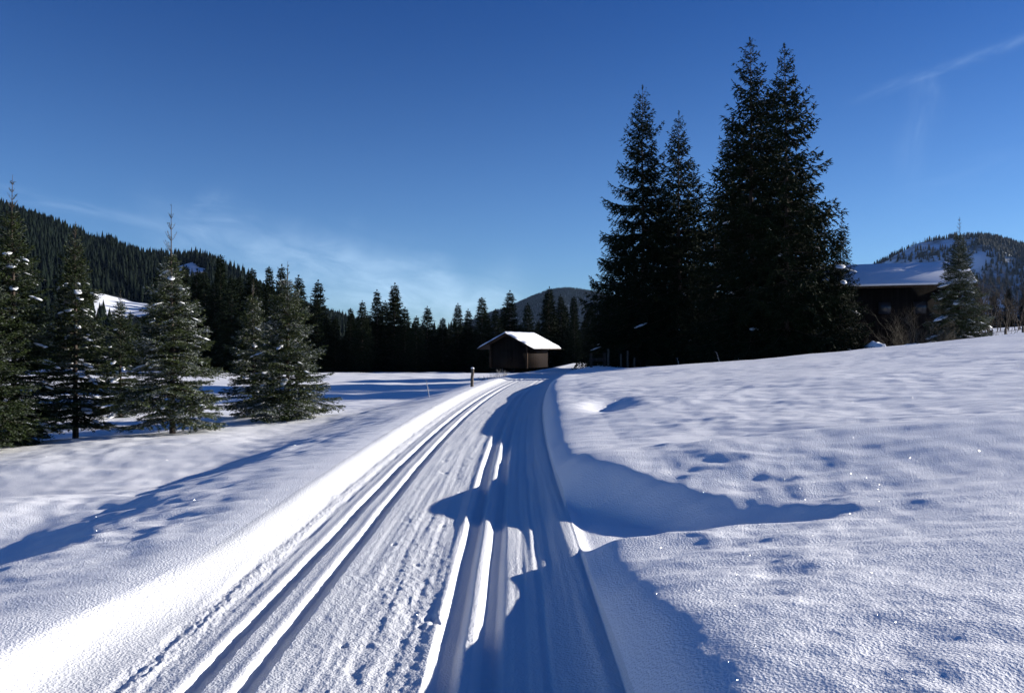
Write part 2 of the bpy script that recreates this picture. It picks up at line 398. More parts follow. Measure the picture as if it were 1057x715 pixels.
def hill(name, crest, D0, D1, Dback, a0, a1, matl, seed, amp, na=260, nr=90):
    A = np.radians(np.linspace(a0, a1, na)); t = np.linspace(0, 1.35, nr)
    AA, TT = np.meshgrid(A, t)
    RR = np.where(TT < 1, D0 + (D1 - D0) * TT, D1 + (Dback - D1) * (TT - 1) / .35)
    X = RR * np.sin(AA); Y = RR * np.cos(AA)
    top = prof(crest, np.degrees(AA)) * D1
    sh = np.where(TT < 1, np.sin(np.clip(TT, 0, 1) * math.pi / 2) ** 1.25, 1 - ((TT - 1) / .35) ** 1.5 * .8)
    Z = top * sh + amp * perlin(X / (D1 * .06), Y / (D1 * .06), seed) * np.sin(np.clip(TT, 0, 1) * math.pi) + .4 * amp * perlin(X / (D1 * .02), Y / (D1 * .02), seed + 1) * np.sin(np.clip(TT, 0, 1) * math.pi) - 3 * (1 - ss(0, .08, TT))
    V = np.stack([X, Y, Z], -1).reshape(-1, 3)
    i = np.arange(nr - 1)[:, None] * na; j = np.arange(na - 1)[None]
    Q = np.stack([i + j, i + j + 1, i + na + j + 1, i + na + j], -1).reshape(-1, 4)
    o = mesh_np(name, V, Q, matl, smooth=True); tag(o, kind='structure')
    return A, t, X, Y, Z

def build_ground():
    a_f = np.radians(np.arange(-37, 37.001, .052))
    side = np.radians(np.concatenate([np.arange(37.5, 60, .6), np.arange(61, 180, 3.5)]))
    ang = np.concatenate([-side[::-1], a_f, side])       # open ring, closed by wrap-around below
    rr = [.06, .3, .6, .9, 1.2, 1.5]; r = 1.7
    while r < 30: rr.append(r); r *= 1.0033
    while r < 80: rr.append(r); r *= 1.0060
    while r < 260: rr.append(r); r *= 1.015
    while r < 5200: rr.append(r); r *= 1.08
    rr = np.array(rr); na, nr = len(ang), len(rr)
    AA, RR = np.meshgrid(ang, rr); X = RR * np.sin(AA); Y = RR * np.cos(AA)
    Z = height(X, Y, np.maximum(RR * .0033, .006))
    flat = ss(150, 400, RR); Z = Z * (1 - flat) + (-1.8) * flat
    V = np.stack([X, Y, Z], -1).reshape(-1, 3)
    i = np.arange(nr - 1)[:, None] * na; j = np.arange(na)[None]; j2 = (j + 1) % na
    Q = np.stack([i + j, i + na + j, i + na + j2, i + j2], -1).reshape(-1, 4)[:, ::-1]
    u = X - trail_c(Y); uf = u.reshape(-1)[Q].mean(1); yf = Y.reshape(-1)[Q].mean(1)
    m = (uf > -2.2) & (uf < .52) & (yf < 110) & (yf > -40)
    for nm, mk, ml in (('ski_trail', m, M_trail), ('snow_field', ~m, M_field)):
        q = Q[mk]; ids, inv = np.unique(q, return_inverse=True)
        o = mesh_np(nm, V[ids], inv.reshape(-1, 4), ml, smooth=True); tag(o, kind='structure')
build_ground()

# hills: snow with dark forest floor, clearings left open
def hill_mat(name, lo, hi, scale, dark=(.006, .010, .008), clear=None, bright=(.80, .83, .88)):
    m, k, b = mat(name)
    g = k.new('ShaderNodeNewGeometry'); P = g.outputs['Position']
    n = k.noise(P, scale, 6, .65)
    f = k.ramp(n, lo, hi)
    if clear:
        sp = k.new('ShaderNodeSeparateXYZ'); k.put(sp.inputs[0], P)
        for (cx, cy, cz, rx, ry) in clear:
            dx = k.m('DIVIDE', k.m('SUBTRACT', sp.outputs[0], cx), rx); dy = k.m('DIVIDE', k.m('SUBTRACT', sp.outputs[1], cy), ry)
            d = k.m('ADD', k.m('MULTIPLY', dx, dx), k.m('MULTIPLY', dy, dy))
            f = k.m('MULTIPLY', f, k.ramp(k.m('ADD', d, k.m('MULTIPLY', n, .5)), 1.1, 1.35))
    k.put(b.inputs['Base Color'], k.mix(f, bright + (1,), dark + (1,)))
    b.inputs['Roughness'].default_value = .9; b.inputs['Specular IOR Level'].default_value = .1
    return m

def mini_trees(name, pts, hmin, hmax, matl, rng, sides=5, lab=None):
    """a far wood: many little tiered conifers in one mesh"""
    n = len(pts); P = np.asarray(pts, float); H = rng.uniform(hmin, hmax, n); W_ = H * rng.uniform(.16, .24, n); ph = rng.uniform(0, 6.28, n)
    Vs = []; Ts = []; tiers = [(0.0, .55, 1.0), (.28, .78, .72), (.55, 1.0, .45)]
    for (b0, t0, w) in tiers:
        a = ph[:, None] + np.arange(sides)[None] * 2 * math.pi / sides
        rad = (W_ * w)[:, None] * rng.uniform(.7, 1.25, (n, sides))
        ring = np.stack([P[:, 0, None] + rad * np.cos(a), P[:, 1, None] + rad * np.sin(a), (P[:, 2] + H * b0)[:, None] - rng.uniform(0, .06, (n, sides)) * H[:, None]], -1)
        tip = np.stack([P[:, 0], P[:, 1], P[:, 2] + H * t0], -1)[:, None]
        V = np.concatenate([ring, tip], 1); base = np.arange(n)[:, None, None] * (sides + 1)
        T = np.array([[q, (q + 1) % sides, sides] for q in range(sides)])[None] + base
        off = sum(len(v) for v in Vs); Vs.append(V.reshape(-1, 3)); Ts.append(T.reshape(-1, 3) + off)
    o = mesh_np(name, np.vstack(Vs), np.vstack(Ts), matl)
    tag(o, lab, 'forest', kind='stuff'); return o

def grid_sample(A, t, X, Y, Z, n, rng, amin, amax, tmin, tmax):
    ia = rng.uniform(0, 1, n) * (np.searchsorted(A, R(amax)) - np.searchsorted(A, R(amin))) + np.searchsorted(A, R(amin))
    it = np.interp(np.sqrt(rng.uniform(tmin ** 2, tmax ** 2, n)), t, np.arange(len(t)))
    ia = np.clip(ia, 0, len(A) - 1.01); it = np.clip(it, 0, len(t) - 1.01)
    a0 = ia.astype(int); b0 = it.astype(int); fa = ia - a0; fb = it - b0
    def L(G): return (G[b0, a0] * (1 - fa) + G[b0, a0 + 1] * fa) * (1 - fb) + (G[b0 + 1, a0] * (1 - fa) + G[b0 + 1, a0 + 1] * fa) * fb
    return np.stack([L(X), L(Y), L(Z)], -1)

rng = np.random.default_rng(5)
def at(px, py, d):   # a point on the land at distance d along a bearing
    return ((px - 528.5) / 830 * d, d, EYE + (357.5 - py) / 830 * d)
A, t, X, Y, Z = None, None, None, None, None
# --- left forested hillside
def find(g_, px, py):
    A_, t_, X_, Y_, Z_ = g_
    U = 528.5 + 830 * X_ / np.maximum(Y_, 1); V_ = 357.5 - 830 * (Z_ - EYE) / np.maximum(Y_, 1); d2 = (U - px) ** 2 + (V_ - py) ** 2 + 1e6 * (t_[:, None] > 1)
    i_ = np.unravel_index(np.argmin(d2), d2.shape); return X_[i_], Y_[i_]
MH = hill_mat('hillside_mat', .30, .36, .01)
g = hill('left_hill', LEFT_CREST, 330, 900, 1500, -75, 2, MH, 3, 10)
pts = grid_sample(*g, 34000, rng, -50, -3, .0, 1.06)
ok = np.ones(len(pts), bool); CLEAR_L = []
for px_, py_, rx, ry in ((131, 314, 22, 34), (182, 284, 22, 40)):
    cx, cy = find(g, px_, py_); CLEAR_L.append((cx, cy, 0, rx, ry))
    al = pts[:, 1] - cy; ac = pts[:, 0] - cx * pts[:, 1] / cy
    ok &= (((ac + .15 * al) / rx) ** 2 + (np.where(al > 0, al / ry, al / (ry * 2.0))) ** 2) > 1.0 + .35 * perlin(pts[:, 0] / 9, pts[:, 1] / 9, 5)
print('clearings', CLEAR_L)
for b_ in [q for q in bpy.data.materials if q.name == 'hillside_mat']: bpy.data.objects['left_hill'].data.materials[0] = hill_mat('hillside_snow_and_floor', .30, .36, .01, clear=CLEAR_L)
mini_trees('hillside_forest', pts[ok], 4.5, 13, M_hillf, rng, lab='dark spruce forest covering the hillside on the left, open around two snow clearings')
# --- right mountain, snow with open wood
MR = hill_mat('mountain_mat', .44, .66, .009, dark=(.035, .045, .055), bright=(.66, .72, .80))
g = hill('right_mountain', RIGHT_CREST, 1850, 2500, 3600, 16, 67, MR, 8, 26)
pts = grid_sample(*g, 13000, rng, 18, 42, .0, 1.03)
b_ = np.degrees(np.arctan2(pts[:, 0], pts[:, 1])); h_ = pts[:, 2]
dens = perlin(pts[:, 0] / 130, pts[:, 1] / 160, 77) + 1.1 * ss(29.2, 31.2, b_ - .9 * perlin(h_ / 60, b_ * .5, 7)) + .9 * ss(.93, 1.0, h_ / (prof(RIGHT_CREST, b_) * 2500 + 1)) - .15
pts = pts[dens > rng.uniform(-.2, 1.1, len(pts))]
mini_trees('mountain_forest', pts, 9, 18, M_hillf, rng, lab='patchy dark forest on the snowy mountain behind the farmhouse')
# --- mid mountain
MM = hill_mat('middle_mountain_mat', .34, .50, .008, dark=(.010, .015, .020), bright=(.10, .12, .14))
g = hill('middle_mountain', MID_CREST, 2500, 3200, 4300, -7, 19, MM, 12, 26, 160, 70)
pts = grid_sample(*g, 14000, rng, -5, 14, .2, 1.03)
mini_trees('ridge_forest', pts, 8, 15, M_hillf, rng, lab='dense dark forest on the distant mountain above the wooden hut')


# ------------------------------------------------------------------ spruces
def spruce(seed, H, Rad, spacing, per, pw=.8, clear=.04, a_top=45, a_bot=-8, droop=.18, tipup=.12, hang=.25, tws=.14, blade=.06, bw=.014, step=.03, leader=0.0, irregular=.2, frond=.42, layers=3, base_taper=.12):
    rg = np.random.default_rng(seed); wood = MB(); tri = []; snow_spots = []
    n = 14; zz = np.linspace(0, H, n); sway = .012 * H * np.stack([perlin(zz / H * 2.2, zz * 0 + .4, seed), perlin(zz / H * 2.2, zz * 0 + .9, seed + 1)], -1) * (zz / H)[:, None]
    P = np.column_stack([sway, zz]); r0 = .011 * H + .012
    wood.tube(P, r0 * (1 - zz / H) ** 1.15 + .003 * max(1, H / 8), 7)
    def trunk_at(z): return np.array([np.interp(z, zz, P[:, 0]), np.interp(z, zz, P[:, 1]), z])
    bs = [1.0]
    def blades(C, D, side, L_, w_):
        L_ = L_ * bs[0]; w_ = w_ * bs[0]
        """C positions (k,3), D direction, side vectors; random blade per row"""
        k_ = len(C)
        ang = rg.uniform(.45, 1.1, k_)[:, None]; sg = rg.choice([-1, 1], k_)[:, None]
        up = rg.normal(0, .45, k_)[:, None] * np.array([0, 0, 1.])
        d = D * np.cos(ang) + side * sg * np.sin(ang) + up; d /= np.linalg.norm(d, axis=1, keepdims=True)
        wv = np.cross(d, rg.normal(0, 1, (k_, 3))); wv /= np.linalg.norm(wv, axis=1, keepdims=True) + 1e-9
        ln = L_ * rg.uniform(.6, 1.3, k_)[:, None]
        tri.append(np.stack([C - wv * w_, C + wv * w_, C + d * ln], 1))
    top = H * (1 - leader); z = clear * H; i = 0
    while z < top * .985:
        tt = 1 - z / H                                        # 0 at the tip
        prof_ = (max((tt - leader) / (1 - leader), 0) + .012) ** pw * (1 - base_taper * max(0, (tt - .86) / .14))
        nb = max(3, int(per * (.6 + .5 * min(1, tt * 2)) + rg.uniform(-.5, .9)))
        bs[0] = min(1, .5 + 3 * tt); a00 = rg.uniform(0, 6.28); prof_ *= rg.uniform(.84, 1.1)
        for b in range(nb):
            L_ = Rad * prof_ * rg.uniform(1 - irregular, 1 + irregular * .7)
            if rg.random() < .05: L_ *= 1.08
            L_ = max(L_, blade * bs[0])
            az = a00 + b * 6.283 / nb + rg.uniform(-.3, .3)
            inc = R(a_bot + (a_top - a_bot) * (1 - tt) ** 1.6 + rg.uniform(-7, 7))
            dh = np.array([math.cos(az), math.sin(az), 0]); o = trunk_at(min(H * .99, z + rg.uniform(-.4, .4) * spacing))
            def pt(s_):
                s_ = np.asarray(s_)[..., None]
                dr = droop * (.3 + .7 * tt)
                return o + dh * (s_ * L_ * math.cos(inc)) + np.array([0, 0, 1.]) * L_ * (math.sin(inc) * s_ - dr * s_ ** 1.6 + tipup * s_ ** 3.2)
            sv = np.linspace(0, 1, 6); ax = pt(sv)
            wood.tube(ax, np.linspace(r0 * .22 * (L_ / Rad) + .003, .002, 6), 3, cap=False)
            sidev = np.array([-math.sin(az), math.cos(az), 0])
            # blades on the axis
            m = max(3, int(L_ / step * .8)); s_ = rg.uniform(.12, 1.0, m) ** .85
            C = pt(s_); D = pt(np.minimum(s_ + .05, 1.05)) - C; D /= np.linalg.norm(D, axis=1, keepdims=True)
            blades(C, D, np.broadcast_to(sidev, D.shape), blade, bw)
            # side twigs
            nt = max(2, int(L_ / tws)); st = (np.arange(nt) + rg.uniform(0, 1, nt)) / nt * .86 + .1
            for sj in st:
                for sg in (-1, 1):
                    lt = L_ * frond * (math.sin(math.pi * min(1, .22 + sj * .78)) ** .8 + .08) * rg.uniform(.7, 1.2)
                    lt = max(lt, blade)
                    c0 = pt(sj); t0 = pt(min(sj + .05, 1.05)) - c0; t0 /= np.linalg.norm(t0)
                    an = R(rg.uniform(38, 62)); d0 = t0 * math.cos(an) + sidev * sg * math.sin(an)
                    k_ = max(2, int(lt / step * layers / 3)); q = rg.uniform(0, 1, k_) ** .8
                    hg = hang * rg.uniform(.5, 1.3)
                    C = c0 + d0 * (q * lt)[:, None] + np.array([0, 0, -1.]) * (hg * lt * q ** 1.5)[:, None]
                    D = np.broadcast_to(d0, C.shape) + np.array([0, 0, -hg]); D = D / np.linalg.norm(D, axis=1, keepdims=True)
                    sd = np.cross(d0, [0, 0, 1.]); sd /= np.linalg.norm(sd) + 1e-9
                    blades(C, D, np.broadcast_to(sd, C.shape), blade, bw)
            if tt > .18: snow_spots.append((pt(rg.uniform(.55, .88)), dh, az, L_))
        z += spacing * (.55 + .6 * min(1, tt * 1.6)) * rg.uniform(.8, 1.2); i += 1
    # leader: bare shoot with a few upright stubs
    if leader:
        m = 22; zz2 = rg.uniform(top * .95, H, m); C = np.array([trunk_at(q) for q in zz2]); D = np.tile([0, 0, 1.], (m, 1)) ; aa = rg.uniform(0, 6.28, m)
        blades(C, D, np.stack([np.cos(aa), np.sin(aa), 0 * aa], -1), blade * .7, bw * .7)
        for w in range(4):
            zc = top + (H - top) * (.05 + w * .22) ; c = trunk_at(zc)
            for b in range(4):
                a_ = rg.uniform(0, 6.28); l = (H - top) * .28 * (1 - w * .2)
                e = c + np.array([math.cos(a_) * l * .5, math.sin(a_) * l * .5, l * .8]); md = (c + e) / 2 - np.array([0, 0, l * .12])
                wood.tube(np.array([c, md, e]), [.006, .005, .003], 3, cap=False)
                q = rg.uniform(.2, 1, 8)[:, None]; blades(c + (e - c) * q, np.tile((e - c) / np.linalg.norm(e - c), (8, 1)), np.tile([1., 0, 0], (8, 1)), blade * .6, bw * .6)
    T = np.concatenate(tri); return T, wood, snow_spots, rg

def make_spruce(name, kw, matl, snow=0, ssize=.12, partsnow=(.3, .9)):
    T, wood, spots, rg = spruce(**kw)
    root = empty(name)
    mesh_np('crown', T.reshape(-1, 3), np.arange(len(T) * 3).reshape(-1, 3), matl, root)
    wood.build('trunk', M_bark, root, smooth=True)
    if snow:
        lim = [q for q in range(len(spots)) if spots[q][0][2] < kw['H'] * .72]; idx = rg.permutation(len(lim))[:snow]
        for q in idx:
            p, dh, az, L_ = spots[lim[q]]; s_ = ssize * rg.uniform(.35, 1.3) * (1.25 - .5 * p[2] / kw['H']); sb = MB()
            sb.blob((0, 0, s_ * .05), (s_ * rg.uniform(1.1, 2.1), s_ * rg.uniform(.5, 1.2), s_ * .25), rg, 12, 7, M=rotz(az) @ np.array([[math.cos(.35), 0, math.sin(.35)], [0, 1, 0], [-math.sin(.35), 0, math.cos(.35)]]))
            so2 = sb.build('snow_pad', M_snowcap, root, smooth=True); so2.location = p
    return root

def place(o, px, d, label, cat='spruce tree', group=None, rz=0, sink=.05, dx=0):
    x = (px - 528.5) / 830 * d + dx; o.location = (x, d, gz(x, d) - sink); o.rotation_euler = (0, 0, rz)
    return tag(o, label, cat, group)

def th(px, top, d):   # tree height so that the tip stands at the bearing's skyline
    x = (px - 528.5) / 830 * d; return EYE + (357.5 - top) / 830 * d - gz(x, d)

YG = 'young spruces on the left of the trail'
YOUNG = [  # px, tip y, distance, radius, leader, snow, seed, label
    (14, 178, 17.3, 1.12, .13, 26, 101, 'dark young spruce at the left picture edge, tall with a thin bare tip'),
    (-38, 205, 16.0, 1.3, .06, 10, 106, 'young spruce cut off by the left picture edge, only some of its boughs showing'),
    (78, 226, 18.5, .98, .07, 44, 102, 'slim young spruce with many small snow pads, standing on a short bare trunk foot'),
    (178, 208, 18.3, 1.42, .22, 16, 103, 'bushy young spruce with a tall bare forked tip, in front of the hillside clearings'),
    (124, 296, 24.0, .95, .10, 12, 107, 'lower young spruce set back between the slim one and the one with forked tip'),
    (262, 286, 22.5, .98, .12, 10, 104, 'small young spruce directly behind and left of the frosted one'),
    (297, 268, 21.0, 1.25, .12, 14, 105, 'pale frosted young spruce nearest the trail bank, rightmost of the young spruces'),
]
for px, top, d, rad, led, sn, sd, lab in YOUNG:
    H = th(px, top, d)
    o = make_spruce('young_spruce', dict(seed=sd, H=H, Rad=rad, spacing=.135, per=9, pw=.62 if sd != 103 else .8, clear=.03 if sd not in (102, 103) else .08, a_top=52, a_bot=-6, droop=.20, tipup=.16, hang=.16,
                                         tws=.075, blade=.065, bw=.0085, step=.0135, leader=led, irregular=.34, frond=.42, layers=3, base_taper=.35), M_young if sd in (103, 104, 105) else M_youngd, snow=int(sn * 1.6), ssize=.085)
    place(o, px, d, lab, group=YG, rz=sd)

TG = 'tall spruces right of the trail'
TALL = [  # px, tip y, d, radius, seed, label
    (663, 87, 60, 4.3, 201, 'leftmost tall dark spruce of the clump, boughs reaching towards the hut'),
    (701, 113, 58, 3.6, 202, 'narrow tall spruce between the leftmost one and the twin topped pair'),
    (776, 36, 49, 4.1, 203, 'tallest dark spruce of the clump, the left one of the twin tips'),
    (811, 43, 47, 3.9, 204, 'very tall broad spruce, the right one of the twin tips'),
    (737, 205, 54, 3.6, 205, 'shorter dark spruce filling the gap just left of the tallest spruce'),
    (868, 218, 46, 1.9, 206, 'small slender spruce at the right foot of the clump, touching the farmhouse roof'),
    (640, 230, 64, 4.0, 207, 'low spreading spruce behind the left spruce of the tall clump'),
    (838, 200, 52, 3.5, 208, 'mid sized dark spruce behind the right flank of the tall clump'),
]
for px, top, d, rad, sd, lab in TALL:
    H = th(px, top, d); small = sd == 206
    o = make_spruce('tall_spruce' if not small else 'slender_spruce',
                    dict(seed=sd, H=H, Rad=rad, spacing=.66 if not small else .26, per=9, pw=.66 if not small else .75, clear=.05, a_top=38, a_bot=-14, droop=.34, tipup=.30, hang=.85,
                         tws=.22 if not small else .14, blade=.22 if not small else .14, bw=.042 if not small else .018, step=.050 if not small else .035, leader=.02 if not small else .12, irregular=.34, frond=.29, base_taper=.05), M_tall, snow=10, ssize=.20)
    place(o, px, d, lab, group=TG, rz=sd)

for i, (px, top, d, rad) in enumerate(((684, 190, 67, 4.4), (716, 168, 66, 4.2), (756, 120, 67, 4.6), (790, 92, 62, 4.6), (822, 150, 66, 3.7))):
    o = make_spruce('tall_spruce', dict(seed=230 + i, H=th(px, top, d), Rad=rad, spacing=.75, per=9, pw=.62, clear=.05, a_top=38, a_bot=-14, droop=.22, tipup=.2, hang=.5, tws=.42, blade=.36, bw=.06, step=.11, leader=.02, irregular=.25, frond=.36), M_tall)
    place(o, px, d, 'tall dark spruce in the back row of the clump, mostly hidden by the front ones', group='back row of the tall clump', rz=i)

# the spruce by the farmhouse
H = th(990, 222, 45)
o = make_spruce('young_spruce', dict(seed=301, H=H, Rad=1.95, spacing=.20, per=9, pw=.72, clear=.03, a_top=45, a_bot=-6, droop=.18, tipup=.18, hang=.2, tws=.10, blade=.11, bw=.014, step=.026,
                                     leader=.13, irregular=.28, base_taper=.2), M_young, snow=26, ssize=.22)
place(o, 990, 45, 'lone spruce with snow pads before the right end of the farmhouse roof', rz=1)

# forest behind the hut: four kinds, copied
kinds = []
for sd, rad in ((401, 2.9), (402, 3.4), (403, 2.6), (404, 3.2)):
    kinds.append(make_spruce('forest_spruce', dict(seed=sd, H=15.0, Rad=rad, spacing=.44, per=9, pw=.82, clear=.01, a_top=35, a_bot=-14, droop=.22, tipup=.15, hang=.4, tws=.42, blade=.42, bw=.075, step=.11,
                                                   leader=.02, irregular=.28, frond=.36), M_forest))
used = set()
FG = 'spruces of the forest edge behind the hut and meadow'
def forest(px, top, d, label, rz, group=FG):
    ki = int(rz * 7) % 4; src = kinds[ki]
    if ki not in used: o = src; used.add(ki)
    else: o = copy_tree(src)
    x = (px - 528.5) / 830 * d; zg = gz(x, d) if d < 150 else -1.8
    H_ = EYE + (357.5 - top) / 830 * d - zg; s_ = H_ / 15.0
    o.location = (x, d, zg - .1); o.rotation_euler = (0, 0, rz); w = s_ ** .6 * (1.0 + .12 * math.sin(rz * 3)); o.scale = (w, w, s_)
    tag(o, label, 'spruce tree', group)
FRONT = [
    (227, 262, 'forest spruce rising dark behind the gap right of the bare forked tip'),
    (260, 276, 'forest spruce showing above the small young spruce'),
    (278, 274, 'pointed forest spruce just left of the frosted young spruce tip'),
    (291, 272, 'pointed forest spruce right behind the frosted young spruce tip'),
    (309, 283, 'broad forest spruce just right of the frosted young spruce tip'),
    (328, 288, 'lone standing pointed forest spruce right of the young spruces'),
    (346, 325, 'low forest spruce in the notch right of the pointed forest spruce'),
    (362, 317, 'lowest of three forest spruces rising in steps left of the highest forest tip'),
    (374, 309, 'middle of three forest spruces rising in steps left of the highest forest tip'),
    (389, 298, 'tallest of three forest spruces rising in steps left of the highest forest tip'),
    (407, 291, 'forest spruce with the highest tip between the young spruces and the hut'),
    (418, 316, 'shoulder high forest spruce touching the highest tip on its right'),
    (430, 325, 'low forest spruce midway between the highest tip and the pointed one left of the hut'),
    (441, 315, 'pointed forest spruce in the middle of the skyline left of the hut'),
    (457, 327, 'lowest forest spruce of the skyline left of the hut'),
    (473, 312, 'dense forest spruce just left of the hut roof, left one of a close pair'),
    (483, 318, 'dense forest spruce just left of the hut roof, right one of a close pair'),
    (497, 306, 'thin crowned forest spruce over the left eave of the hut'),
    (526, 299, 'thin pointed forest spruce directly above the hut ridge'),
    (545, 312, 'forest spruce above the right slope of the hut roof'),
    (567, 295, 'tall forest spruce in front of the distant blue mountain top'),
    (579, 303, 'forest spruce just left of the tall clump, right of the distant mountain top'),
    (592, 305, 'forest spruce half hidden by the left edge of the tall clump'),
]
rnd = random.Random(8)
for i, (px, top, lab) in enumerate(FRONT):
    forest(px, top, rnd.uniform(100, 116), lab, rnd.uniform(0, 6.28))
FILL = 'dark forest spruce packed among others, its tip below the forest skyline'
px = 165
while px < 640:
    sk = np.interp(px, [p[0] for p in FRONT], [p[1] for p in FRONT])
    forest(px, sk + rnd.uniform(10, 30), rnd.uniform(96, 128), FILL, rnd.uniform(0, 6.28)); px += rnd.uniform(7, 11)
BEH = 'dark spruce of the wood behind the tall clump and the farmhouse'
for px in range(612, 900, 17):
    forest(px + rnd.uniform(-4, 4), rnd.uniform(308, 326), rnd.uniform(96, 125), BEH, rnd.uniform(0, 6.28), 'spruces behind the tall clump')
for px in range(905, 1150, 15):
    forest(px + rnd.uniform(-4, 4), rnd.uniform(292, 306), rnd.uniform(135, 150), 'dark spruce at the foot of the snowy mountain behind the farmhouse', rnd.uniform(0, 6.28), 'spruces at the foot of the mountain')
for i, (xx, dd, hh) in enumerate(((50, 70.5, 17), (53.5, 74, 19), (52, 67.5, 16), (56, 71, 18))):  # out-of-frame spruces, added only to keep the sun off the farmhouse roof
    forest(528.5 + xx / dd * 830, 357.5 - (hh + 3 - EYE) / dd * 830, dd, 'unseen tall dark spruce beyond the fence at the right, added to shade the farmhouse roof', i * 1.3, 'added spruces beyond the right picture edge')
for px in range(20, 170, 14):
    forest(px + rnd.uniform(-5, 5), rnd.uniform(318, 345), rnd.uniform(125, 150), 'low dark spruce at the foot of the left hillside, seen between the young spruces', rnd.uniform(0, 6.28), 'spruces at the foot of the left hillside')


# ------------------------------------------------------------------ wooden hut
def build_hut():
    d = 75.0; x = (537 - 528.5) / 830 * d; z0 = -.35; yaw = -R(25)
    root = empty('wooden_hut', (x, d, z0), yaw)
    tag(root, 'small dark wooden hay hut with snow on its roof, where the trail ends', 'hut')
    w, L, eh, rh = 3.5, 5.0, 2.17, 3.05      # wall width, length, eave and ridge heights of the walls
    m = MB(); hw = w / 2; t = .08
    # gable walls as prisms
    for y0, y1 in ((-L / 2, -L / 2 + t), (L / 2 - t, L / 2)):
        P = np.array([[-hw, y0, 0], [hw, y0, 0], [hw, y0, eh], [0, y0, rh], [-hw, y0, eh], [-hw, y1, 0], [hw, y1, 0], [hw, y1, eh], [0, y1, rh], [-hw, y1, eh]])
        m.add(P, Q=[[0, 1, 6, 5], [1, 2, 7, 6], [2, 3, 8, 7], [3, 4, 9, 8], [4, 0, 5, 9], [0, 4, 2, 1], [5, 6, 7, 9]], T=[[4, 3, 2], [9, 7, 8]])
        m.build('gable_wall', M_plank, root); m = MB()
    for sx in (-1, 1):
        m = MB(); m.box((sx * (hw - t / 2), 0, eh / 2), (t, L - 2 * t - .01, eh)); m.build('side_wall', M_plank2, root)
    sl = (rh - eh) / hw; ov = 1.05; og = .75; an = math.atan(sl)
    for sx in (-1, 1):
        ln = math.hypot(hw + ov, sl * (hw + ov)); cx = sx * (hw + ov) / 2; cz = rh - sl * (hw + ov) / 2 + .07
        Mx = np.array([[math.cos(an), 0, sx * math.sin(an)], [0, 1, 0], [-sx * math.sin(an), 0, math.cos(an)]])
        r_ = MB(); r_.box((cx, 0, cz), (ln, L + 2 * og, .10), Mx); ro = r_.build('roof', M_beam, root)
        # snow blanket, rounded edges
        s_ = MB(); n1, n2 = 14, 22; rg = np.random.default_rng(3 + sx)
        U, Vv = np.meshgrid(np.linspace(-.5, .5, n1), np.linspace(-.5, .5, n2)); th_ = .15
        e = np.clip(np.minimum(.5 - np.abs(Vv), (.5 - U * sx) if sx > 0 else (.5 + U)) * 14, 0, 1) if False else np.clip(np.minimum((.5 - np.abs(Vv)) * 18, (.5 - sx * U) * 14), 0, 1)
        hz = .055 + th_ * np.sqrt(1 - (1 - e) ** 2) + .025 * perlin(U * 4, Vv * 7, 5)
        top = np.stack([U * (ln + .10 * 0), Vv * (L + 2 * og + .12), hz], -1).reshape(-1, 3)
        bot = top.copy(); bot[:, 2] = .053
        P = np.vstack([top, bot]) @ Mx.T + np.array([cx, 0, cz])
        i = np.arange(n2 - 1)[:, None] * n1; j = np.arange(n1 - 1)[None]
        Q = np.stack([i + j, i + j + 1, i + n1 + j + 1, i + n1 + j], -1).reshape(-1, 4); N = n1 * n2
        rim = [j for j in range(n1)] + [k * n1 + n1 - 1 for k in range(1, n2)] + [(n2 - 1) * n1 + j for j in range(n1 - 2, -1, -1)] + [k * n1 for k in range(n2 - 2, 0, -1)]
        Q2 = [[rim[a], rim[a] + N, rim[(a + 1) % len(rim)] + N, rim[(a + 1) % len(rim)]] for a in range(len(rim))]
        s_.add(P, Q=np.vstack([Q, Q[:, ::-1] + N, Q2])); s_.build('snow_cover', M_snowcap, ro, smooth=True)
    b = MB()
    for sx in (-1, 1):
        b.box((sx * (hw + .07), -L / 2 - .07, eh / 2), (.14, .14, eh))
        b.box((sx * (hw + .02), -L / 2 - .35, eh - .02), (.13, .8, .13))
    b.box((0, -L / 2 - .35, rh - .14), (.14, .8, .14)); b.build('beam', M_beam, root)
    dm = MB(); dm.box((-.25, -L / 2 - .03, .85), (1.3, .05, 1.7)); dr = dm.build('door', M_plank, root)
    hm = MB(); hm.box((.25, -L / 2 - .07, .9), (.04, .04, .22)); hm.build('handle', M_beam, dr)
build_hut()

